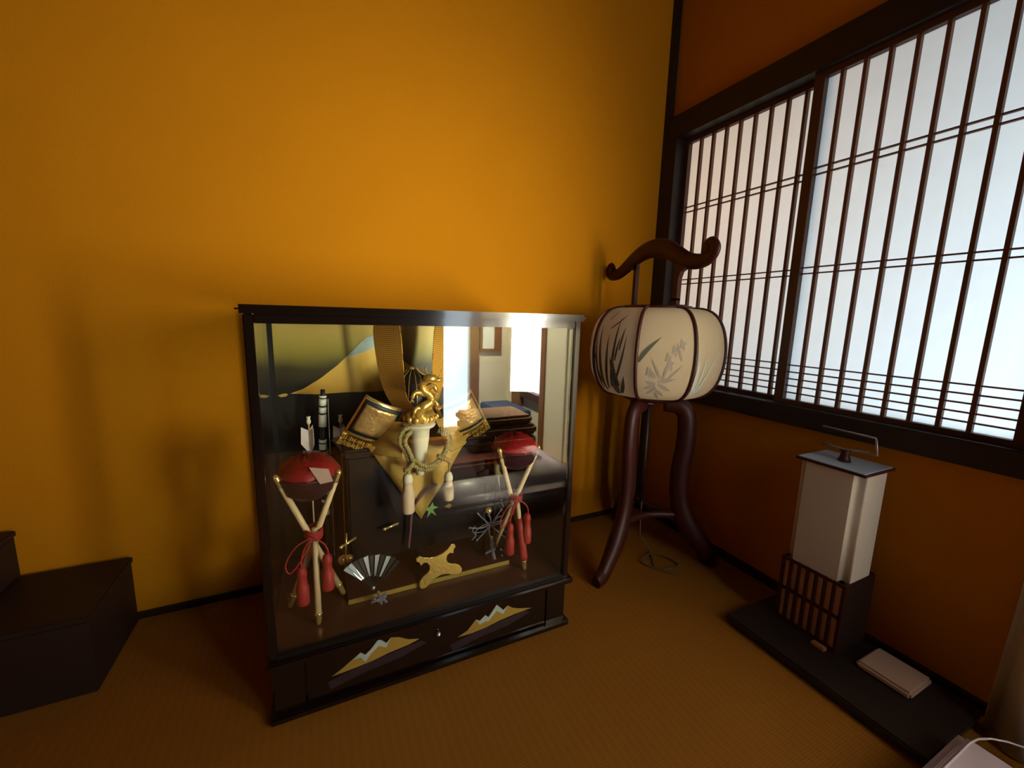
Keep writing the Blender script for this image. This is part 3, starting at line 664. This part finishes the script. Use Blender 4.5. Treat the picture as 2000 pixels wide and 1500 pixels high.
# ------------------------------------------------------------------ gilt X-shaped ornament
og = thing('gilt_ornament', 'flat x-shaped gilt ornament with curved hooked arms on the stage edge', 'ornament', (-.84, -.31, .118))
half = [(0, .050), (.014, .0515), (.026, .056), (.033, .0615), (.040, .060), (.041, .054), (.036, .050), (.034, .043), (.027, .0465), (.021, .044), (.0175, .037), (.019, .030), (.026, .025), (.033, .023), (.042, .016), (.045, .008), (.042, .0015), (.034, .000), (.024, .004), (.012, .010), (0, .0125)]
ol = half+[(-x, z) for x, z in half[::-1][1:-1]]
ROT = Matrix.Rotation(math.radians(-8), 4, 'Y')
def ofn(u, v, w_):
    p = ROT @ Vector((u*1.06, 0, v*1.06)); return (-.838+p.x, -.318+w_+p.z*.25, .1245+p.z)
og_o = MB().prism(ol, .004, ofn); 
g2 = og_o.build('ornament_plate', M['gold_antique'], og)
mdv = g2.modifiers.new('b', 'BEVEL'); mdv.width = .0008; mdv.segments = 2
def ofr(u, v): p = ofn(u, v, 0); return Vector((p[0], p[1]-.0004, p[2]))
MB().tube([ofr(*p) for p in half[:5]], .0009, 5).tube([ofr(-p[0], p[1]) for p in half[:5]], .0009, 5).build('ornament_rim', M['gold_smooth'], og)

# ------------------------------------------------------------------ bon lantern on tripod
LX, LY = -.215, -.235
lan = thing('tripod_lantern', 'round paper lantern with painted irises on a dark red tripod with scrolled handle', 'lantern', (LX, LY, 0))
zt, zb_ = .715, .482; zm = (zt+zb_)/2; RM = .176
def prof(t):     # t -1..1 bottom to top
    a = t*PI/2; return .085+(RM-.085)*max(0, math.cos(a))**.62, zm+math.sin(a)*(zt-zb_)/2
NS = 8
def shade_pt(phi, t, off=0):
    r, z = prof(t); q = ((phi-RO)/(2*PI/NS)) % 1; r2 = r*(1-.022*math.sin(PI*q)); r2 += off
    return Vector((LX+r2*math.cos(phi), LY+r2*math.sin(phi), z))
RO = math.radians(-12)
sh = MB(); nu, nv = 64, 28; rows = []
for j in range(nv+1):
    rows.append([sh.bm.verts.new(shade_pt(2*PI*i/nu, -1+2*j/nv)) for i in range(nu)])
for j in range(nv):
    for i in range(nu):
        f = sh.bm.faces.new((rows[j][i], rows[j][(i+1) % nu], rows[j+1][(i+1) % nu], rows[j+1][i])); f.smooth = True
shade = sh.build('lantern_shade', M['shade_paper'], lan)
rb = MB()
for k in range(NS):
    ph = 2*PI*k/NS+RO
    rb.tube([shade_pt(ph, -1+2*j/24, .0015) for j in range(25)], .0045, 8, flat=1.0)
ribs = rb.build('lantern_ribs', M['red_wood'], lan)
MB().lathe([(.060, zt-.004), (.092, zt-.004), (.094, zt+.002), (.088, zt+.007), (.060, zt+.006), (.060, zt-.004)], c=(LX, LY, 0), n=36).build('top_ring', M['red_wood'], lan)
MB().lathe([(0, zb_-.016), (.070, zb_-.016), (.088, zb_-.006), (.088, zb_+.004), (0, zb_+.004)], c=(LX, LY, 0), n=36).build('bottom_ring', M['red_wood'], lan)
MB().lathe([(0, zb_-.03), (.012, zb_-.028), (.014, zb_-.022), (.009, zb_-.016), (0, zb_-.016)], c=(LX-.01, LY-.01, 0), n=16).build('bottom_knob', M['silver'], lan)
# painted leaves and flowers on the paper (flat paint, follows the paper)
def leaf(phi0, t0, phi1, t1, w, m, bend=.0, name='painted_leaf'):
    mb = MB(); n_ = 12; A_ = []; B_ = []
    for i in range(n_+1):
        s_ = i/n_; ph = phi0+(phi1-phi0)*s_+bend*math.sin(PI*s_); tt = t0+(t1-t0)*s_
        ww = w*max(.04, math.sin(PI*min(1, .18+.82*s_)))*(1-s_*.3)
        dph = ph; dvec = Vector((phi1-phi0, t1-t0)).normalized() if (phi1-phi0 or t1-t0) else Vector((0, 1))
        px, pt_ = -dvec.y*ww, dvec.x*ww
        A_.append(mb.bm.verts.new(shade_pt(ph+px, tt+pt_*1.2, .0010))); B_.append(mb.bm.verts.new(shade_pt(ph-px, tt-pt_*1.2, .0010)))
    for i in range(n_): mb.bm.faces.new((A_[i], A_[i+1], B_[i+1], B_[i]))
    return mb.build(name, m, shade)
g = 2*PI/NS
def gore(k): return k*g+RO     # start angle of gore k ; k counted counter clockwise from +x
# camera sees the lantern from direction angle ~ 225 deg (gores 4, 5 and 6 face it)
PHc = math.radians(225)
def iris_big(p0):
    for (a, b_, c, d_, w_, bn) in ((.10, -.62, .05, .30, .030, 0), (.18, -.66, .12, .42, .034, .01), (.25, -.6, .30, .30, .030, .02), (.33, -.55, .46, .62, .024, .03), (.40, -.50, .62, .30, .022, .05), (.15, -.5, -.0, .1, .024, 0)):
        leaf(p0+a*1.0, b_, p0+c*1.0, d_, w_, M['iris'], bn)
    leaf(p0+.42, -.72, p0+.42, -.05, .075, M['iris_flower'], 0, 'painted_flower'); leaf(p0+.48, -.5, p0+.36, -.05, .055, M['iris'], 0, 'painted_flower')
    leaf(p0+.50, -.68, p0+.60, -.30, .040, M['iris'], .02); leaf(p0+.45, -.10, p0+.52, .25, .018, M['iris'], 0)
    leaf(p0+.30, .35, p0+.55, .65, .012, M['iris'], .04); leaf(p0+.22, .5, p0+.33, .72, .009, M['iris'], 0); leaf(p0+.52, .05, p0+.58, .40, .018, M['iris'], 0)
def flower_soft(p0):
    leaf(p0+.03, -.08, p0+.32, .26, .030, M['iris'], -.03)
    for (a, b_, c, d_, w_) in ((.28, -.40, .12, -.35, .026), (.28, -.42, .10, -.50, .026), (.30, -.46, .14, -.62, .026), (.32, -.40, .52, -.52, .030), (.32, -.36, .56, -.30, .030), (.30, -.50, .44, -.66, .028), (.28, -.55, .36, -.76, .026), (.34, -.30, .20, -.02, .018), (.38, -.30, .46, .02, .022), (.42, -.34, .62, -.10, .016), (.26, -.3, .20, -.16, .03)):
        leaf(p0+a, b_, p0+c, d_, w_, M['iris_soft'])
    for (a, b_) in ((.42, -.02), (.50, .08), (.18, -.22), (.60, .16), (.46, -.10)):
        for k in range(4): leaf(p0+a, b_, p0+a+.045*math.cos(k*1.6+.4), b_+.09*math.sin(k*1.6+.4), .020, M['iris_soft'], 0, 'painted_flower')
    leaf(p0+.60, -.05, p0+.52, .2, .018, M['iris_soft'])
def leaf_pale(p0):
    for (a, b_, c, d_, w_, bn) in ((.10, -.62, .10, .05, .030, -.03), (.12, -.62, .22, .10, .022, 0), (.14, -.60, .40, -.05, .022, -.02), (.14, -.64, .55, .20, .014, -.05), (.12, -.60, .04, .18, .016, 0), (.22, -.6, .42, -.45, .016, 0)):
        leaf(p0+a, b_, p0+c, d_, w_, M['iris_pale'], bn)
iris_big(gore(4)); flower_soft(gore(5)); leaf_pale(gore(6)); iris_big(gore(3))
# handle : arched scroll board parallel to the window wall
HX = LX
def hp(y, z): return (HX, y, z)
cl_ = smooth_path([hp(-.045, .840), hp(-.030, .848), hp(-.020, .838), hp(-.024, .824), hp(-.044, .818), hp(-.072, .822), hp(-.100, .836), hp(-.135, .856), hp(-.175, .872), hp(-.215, .876), hp(-.255, .868), hp(-.29, .850), hp(-.325, .832), hp(-.36, .826), hp(-.388, .832), hp(-.400, .850), hp(-.392, .866), hp(-.378, .866), hp(-.373, .856)], 6)
kk = len(cl_)
rad = [.006+.009*min(1, min(i, kk-1-i)/16)+.010*math.exp(-((i-kk/2)/22)**2) for i in range(kk)]
h = MB(); h.tube(cl_, rad, 10, flat=.55)
hnd = h.build('handle', M['red_wood'], lan)
h = MB(); h.sphere(hp(-.036, .832), .0145, (.7, 1, 1), 12); h.sphere(hp(-.382, .850), .0165, (.7, 1, 1), 12); h.build('handle_scroll', M['red_wood'], hnd)
def br(y0, s_):
    m_ = MB(); m_.prism([(y0, .735), (y0+s_*.012, .735), (y0+s_*.013, .79), (y0+s_*.03, .815), (y0+s_*.055, .828), (y0+s_*.055, .838), (y0-s_*.02, .852), (y0-s_*.03, .84), (y0, .81)], .012, lambda u, v, w_: (HX-.006+w_, u, v))
    return m_.build('handle_bracket', M['red_wood'], hnd)
MB().prism([(-.296, .845), (-.318, .832), (-.345, .826), (-.33, .815), (-.312, .806), (-.306, .79), (-.306, .735), (-.290, .735), (-.290, .80), (-.288, .83)], .014, lambda u, v, w_: (HX-.007+w_, u, v)).build('handle_bracket', M['red_wood'], hnd)
MB().box(HX-.006, HX+.006, -.150, -.139, .722, .838).box(HX-.006, HX+.006, -.150, -.110, .826, .838).build('handle_post', M['red_wood'], hnd)
MB().box(HX-.007, HX+.007, -.306, -.290, .718, .74).build('handle_post', M['red_wood'], hnd)
for ang in (0, PI):
    pass
MB().box(LX-.008, LX+.008, LY-.09, LY+.09, .716, .724).build('cross_bar', M['red_wood'], lan)
# legs
feet = [(-.425, -.322), (-.070, -.372), (-.140, -.045)]
for fx, fy in feet:
    v = Vector((fx-LX, fy-LY, 0)); L0 = v.length; v.normalize()
    ctr = [(.040, .456), (.078, .452), (.098, .432), (.104, .395), (.104, .340), (.098, .27), (.100, .20), (.115, .14), (.145, .085), (.180, .045), (L0-.01, .012), (L0+.012, .006)]
    P_ = smooth_path([(LX+v.x*r_, LY+v.y*r_, z_) for r_, z_ in ctr], 5); kk = len(P_)
    rd = [.0225+.003*math.sin(PI*i/kk)+(.006*math.exp(-((i-kk*.70)/5)**2)) - (.006*max(0, (i-kk*.85)/(kk*.15))) for i in range(kk)]
    for i, p in enumerate(P_): p.z = max(p.z, rd[i]*.85)
    MB().tube(P_, rd, 8, flat=.7).build('leg', M['red_wood'], lan)
# lower triangular stretcher
tr = MB()
for i in range(3):
    a = Vector((*feet[i], 0)); b2 = Vector((*feet[(i+1) % 3], 0)); c0 = Vector((LX, LY, 0))
    pa = c0+(a-c0)*.50+Vector((0, 0, .135)); pb = c0+(b2-c0)*.50+Vector((0, 0, .135)); md_ = (pa+pb)/2+(c0+Vector((0, 0, .135))-(pa+pb)/2)*.35
    tr.tube(smooth_path([pa, md_, pb], 8), .011, 6, flat=.8)
tr.build('stretcher', M['red_wood'], lan)
MB().tube([(LX, LY, .455), (LX, LY, .16)], .006, 8).build('center_rod', M['dark_wood'], lan)
pc = MB().tube(smooth_path([(-.225, -.250, .062), (-.19, -.26, .008), (-.23, -.33, .004), (-.16, -.34, .004), (-.18, -.27, .005), (-.25, -.29, .006), (-.20, -.37, .004)], 8), .0022, 6).tube(smooth_path([(-.225, -.250, .062), (-.222, -.245, .10), (-.218, -.240, .16)], 4), .0022, 6).build('power_cord', M['wirecord'])
pc.parent = lan; pc.matrix_parent_inverse = Matrix.Translation((-LX, -LY, 0))

# ------------------------------------------------------------------ board, floor lamp, packet
bd = thing('floor_board', 'long flat black board lying on the floor along the window wall', 'board', (-.13, -.72, 0))
boxo('board_top', M['board'], bd, -.234, -.030, -.895, -.545, .006, .022, bev=.003)
boxo('board_foot', M['board'], bd, -.220, -.045, -.885, -.560, 0, .006)
lx0, lx1, ly0, ly1 = -.128, -.024, -.712, -.594
lp = thing('andon_lamp', 'square lamp with plain paper shade above a lattice base on the black board', 'lamp', ((lx0+lx1)/2, (ly0+ly1)/2, .022))
f = MB()
# lower lattice box
for (xa, ya) in ((lx0, ly0), (lx0, ly1), (lx1, ly0), (lx1, ly1)):
    f.box(xa-.004 if xa == lx0 else xa-.002, xa+.002 if xa == lx0 else xa+.004, ya-.003, ya+.003, .022, .170)
for z in (.026, .098, .168):
    for xa in (lx0-.002, lx1+.002): f.box(xa-.002, xa+.002, ly0, ly1, z-.003, z+.003)
    for ya in (ly0, ly1): f.box(lx0, lx1, ya-.002, ya+.002, z-.003, z+.003)
for i in range(1, 7):
    y = ly0+(ly1-ly0)*i/7
    f.box(lx0-.005, lx0-.001, y-.0028, y+.0028, .023, .172); f.box(lx1+.001, lx1+.005, y-.0028, y+.0028, .023, .172)
f.build('lattice', M['red_wood'], lp)
MB().box(lx0+.001, lx0+.003, ly0+.004, ly1-.002, .024, .168).box(lx0+.003, lx1-.001, ly1-.004, ly1-.002, .024, .168).build('base_paper', M['lamp_paper2'], lp)
MB().box(lx0+.001, lx1-.001, ly0-.003, ly0+.003, .024, .168).build('side_board', M['dark_wood'], lp)
f = MB(); f.box(lx0, lx1, ly0, ly1, .170, .398)
for e in [e for e in f.bm.edges if abs((e.verts[0].co-e.verts[1].co).z) > .1]: e.select = True
bmesh.ops.bevel(f.bm, geom=[e for e in f.bm.edges if abs((e.verts[0].co-e.verts[1].co).z) > .1], offset=.016, segments=9, affect='EDGES')
for q in f.bm.faces: q.smooth = q.calc_area() < .228*.006
f.build('lamp_shade', M['lamp_paper'], lp)
f = MB(); f.box(lx0-.004, lx1+.004, ly0-.004, ly1+.004, .398, .403)
f.build('top_rim', M['red_wood'], lp)
boxo('top_plate', M['lampplate'], lp, lx0-.001, lx1+.001, ly0-.001, ly1+.001, .403, .4045)
hx, hy = (lx0+lx1)/2, (ly0+ly1)/2
MB().lathe([(0, .4045), (.012, .4045), (.009, .412), (.007, .422), (.010, .428), (0, .428)], c=(hx, hy, 0), n=16).build('handle_stem', M['red_wood'], lp)
hd = MB().tube([(hx, hy+.045, .430), (hx, hy, .4285), (hx, hy-.040, .434)], .0024, 6).build('handle', M['steel'], lp)
MB().tube([(hx, hy+.048, .467), (hx, hy-.046, .4655), (hx-.004, hy-.049, .462), (hx-.006, hy-.055, .434), (hx-.006, hy-.040, .433)], .0022, 6).build('handle_wire', M['steel'], hd)
boxo('lamp_switch', M['tan_wood'], lp, lx0-.024, lx0-.010, ly0+.008, ly0+.034, .022, .030, bev=.002)
boxo('lamp_foot', M['red_wood'], lp, lx0-.006, lx1+.004, ly0-.004, ly1+.004, .0222, .0262)
pk = MB().box(-.128, -.044, -.832, -.748, .0225, .036, bev=.004).build('flat_white_box', M['packet'])
tag(pk, 'thin pale plastic box lying on the black board beside the lamp', 'box')

# ------------------------------------------------------------------ dark boxes at the left
b1 = thing('low_wooden_box', 'low dark brown wooden box on the floor at the left edge', 'box', (-1.6, -.11, 0))
boxo('box_body', M['box_brown'], b1, -1.98, -1.436, -.205, -.013, 0, .140, bev=.002)
boxo('box_lid', M['box_brown'], b1, -1.983, -1.433, -.208, -.012, .140, .152, bev=.002)
b2 = thing('small_wooden_box', 'smaller dark brown box stacked on the low box at the left edge', 'box', (-1.7, -.1, .152))
boxo('box_body', M['box_brown'], b2, -1.86, -1.602, -.150, -.013, .1525, .236, bev=.002)
boxo('box_lid', M['box_brown'], b2, -1.863, -1.599, -.153, -.012, .236, .248, bev=.002)

# ------------------------------------------------------------------ curtain, bedding and the rear of the room
cu = MB(); n_ = 60; zs_ = [0.004, .2, .5, .9, 1.3, 1.5]; rows = []
for z in zs_:
    row = []
    for i in range(n_+1):
        s_ = i/n_; y = -.900-(.27)*s_*(1-.1*(z/1.5))-.02*z*(1-s_); x = -.060+.02*min(1, z)+.020*math.sin(s_*26+.6+z*.6)*(1-.2*z)+.004*math.sin(s_*50)
        row.append(cu.bm.verts.new((x, y, z)))
    rows.append(row)
for A_, B_ in zip(rows, rows[1:]):
    for i in range(n_): cu.bm.faces.new((A_[i], A_[i+1], B_[i+1], B_[i])).smooth = True
co = cu.build('curtain', M['curtain']); tag(co, 'greyish beige cloth curtain hanging at the right end of the shoji window', 'curtain'); s = co.modifiers.new('s', 'SOLIDIFY'); s.thickness = .002
cr_ = MB().tube([(-.045, -.9, 1.505), (-.045, -1.2, 1.505)], .006, 8).tube([(-.045, -.93, 1.505), (0, -.93, 1.505)], .004, 6).tube([(-.045, -1.18, 1.505), (0, -1.18, 1.505)], .004, 6).build('curtain_rod', M['brown_wood']); tag(cr_, 'brown rod carrying the curtain above the frame', 'curtain rod')
fu = thing('floor_mat', 'lavender padded vinyl mat on the floor, its rounded corner at the bottom right', 'mat', (-.5, -1.2, 0))
f = MB(); f.box(-.86, -.100, -1.50, -.903, 0, .062)
bmesh.ops.bevel(f.bm, geom=[e for e in f.bm.edges if abs((e.verts[0].co-e.verts[1].co).z) > .04], offset=.07, segments=8, affect='EDGES')
bmesh.ops.bevel(f.bm, geom=[e for e in f.bm.edges if e.verts[0].co.z > .055 and e.verts[1].co.z > .045], offset=.012, segments=3, affect='EDGES')
for q in f.bm.faces: q.smooth = True
f.build('mat_body', M['futon'], fu)
f = MB(); rr = []
for cxx, cyy, a0 in ((-.190, -1.000, 0), (-.77, -1.000, PI/2), (-.77, -1.41, PI), (-.190, -1.41, 1.5*PI)):
    for k in range(7): a = a0+PI/2*k/6; rr.append((cxx+.080*math.cos(a), cyy+.080*math.sin(a), .0625))
f.tube(rr, .0015, 6, closed=True); f.build('piping', M['futon'], fu)
zz = .0635
for i, (x0, x1, y0, y1, hh, m_) in enumerate(((-.80, -.25, -1.48, -1.13, .06, 'blanket2'), (-.50, -.20, -1.46, -1.22, .05, 'blanket'), (-.49, -.19, -1.46, -1.23, .045, 'blanket'), (-.50, -.21, -1.45, -1.24, .04, 'blanket'))):
    z0 = zz if i == 0 else (zz+.062 if i == 1 else z_next)
    if i == 0: pass
    o = MB().box(x0, x1, y0, y1, z0, z0+hh, bev=.012).build('folded_blanket', M[m_]); z_next = z0+hh+.001
    tag(o, ['flat red brown blanket spread on the lavender mat, mirrored in the case glass', 'thick brown folded blanket at the bottom of the pile mirrored in the glass', 'brown folded blanket in the middle of the pile mirrored in the glass', 'brown folded blanket topmost of the pile mirrored in the glass'][i], 'blanket', 'folded blankets on the lavender mat')
bb = boxo('blue_storage_box', M['blue'], None, -.22, -.045, -1.86, -1.56, 0, .20, bev=.006); tag(bb, 'dark blue storage box by the rear wall, mirrored in the case glass', 'box')
pf = thing('picture_frame', 'brown framed picture on the rear wall, mirrored at the top of the glass', 'picture', (-.14, YR, .55))
f = MB(); f.box(-.205, -.075, YR, YR+.012, .485, .500); f.box(-.205, -.075, YR, YR+.012, .66, .675); f.box(-.205, -.190, YR, YR+.012, .5, .66); f.box(-.115, -.075, YR, YR+.012, .5, .66)
f.build('frame', M['tan_wood'], pf); boxo('picture', mat('picture_paper', (.85, .92, .85), .6), pf, -.190, -.115, YR, YR+.006, .5, .66)
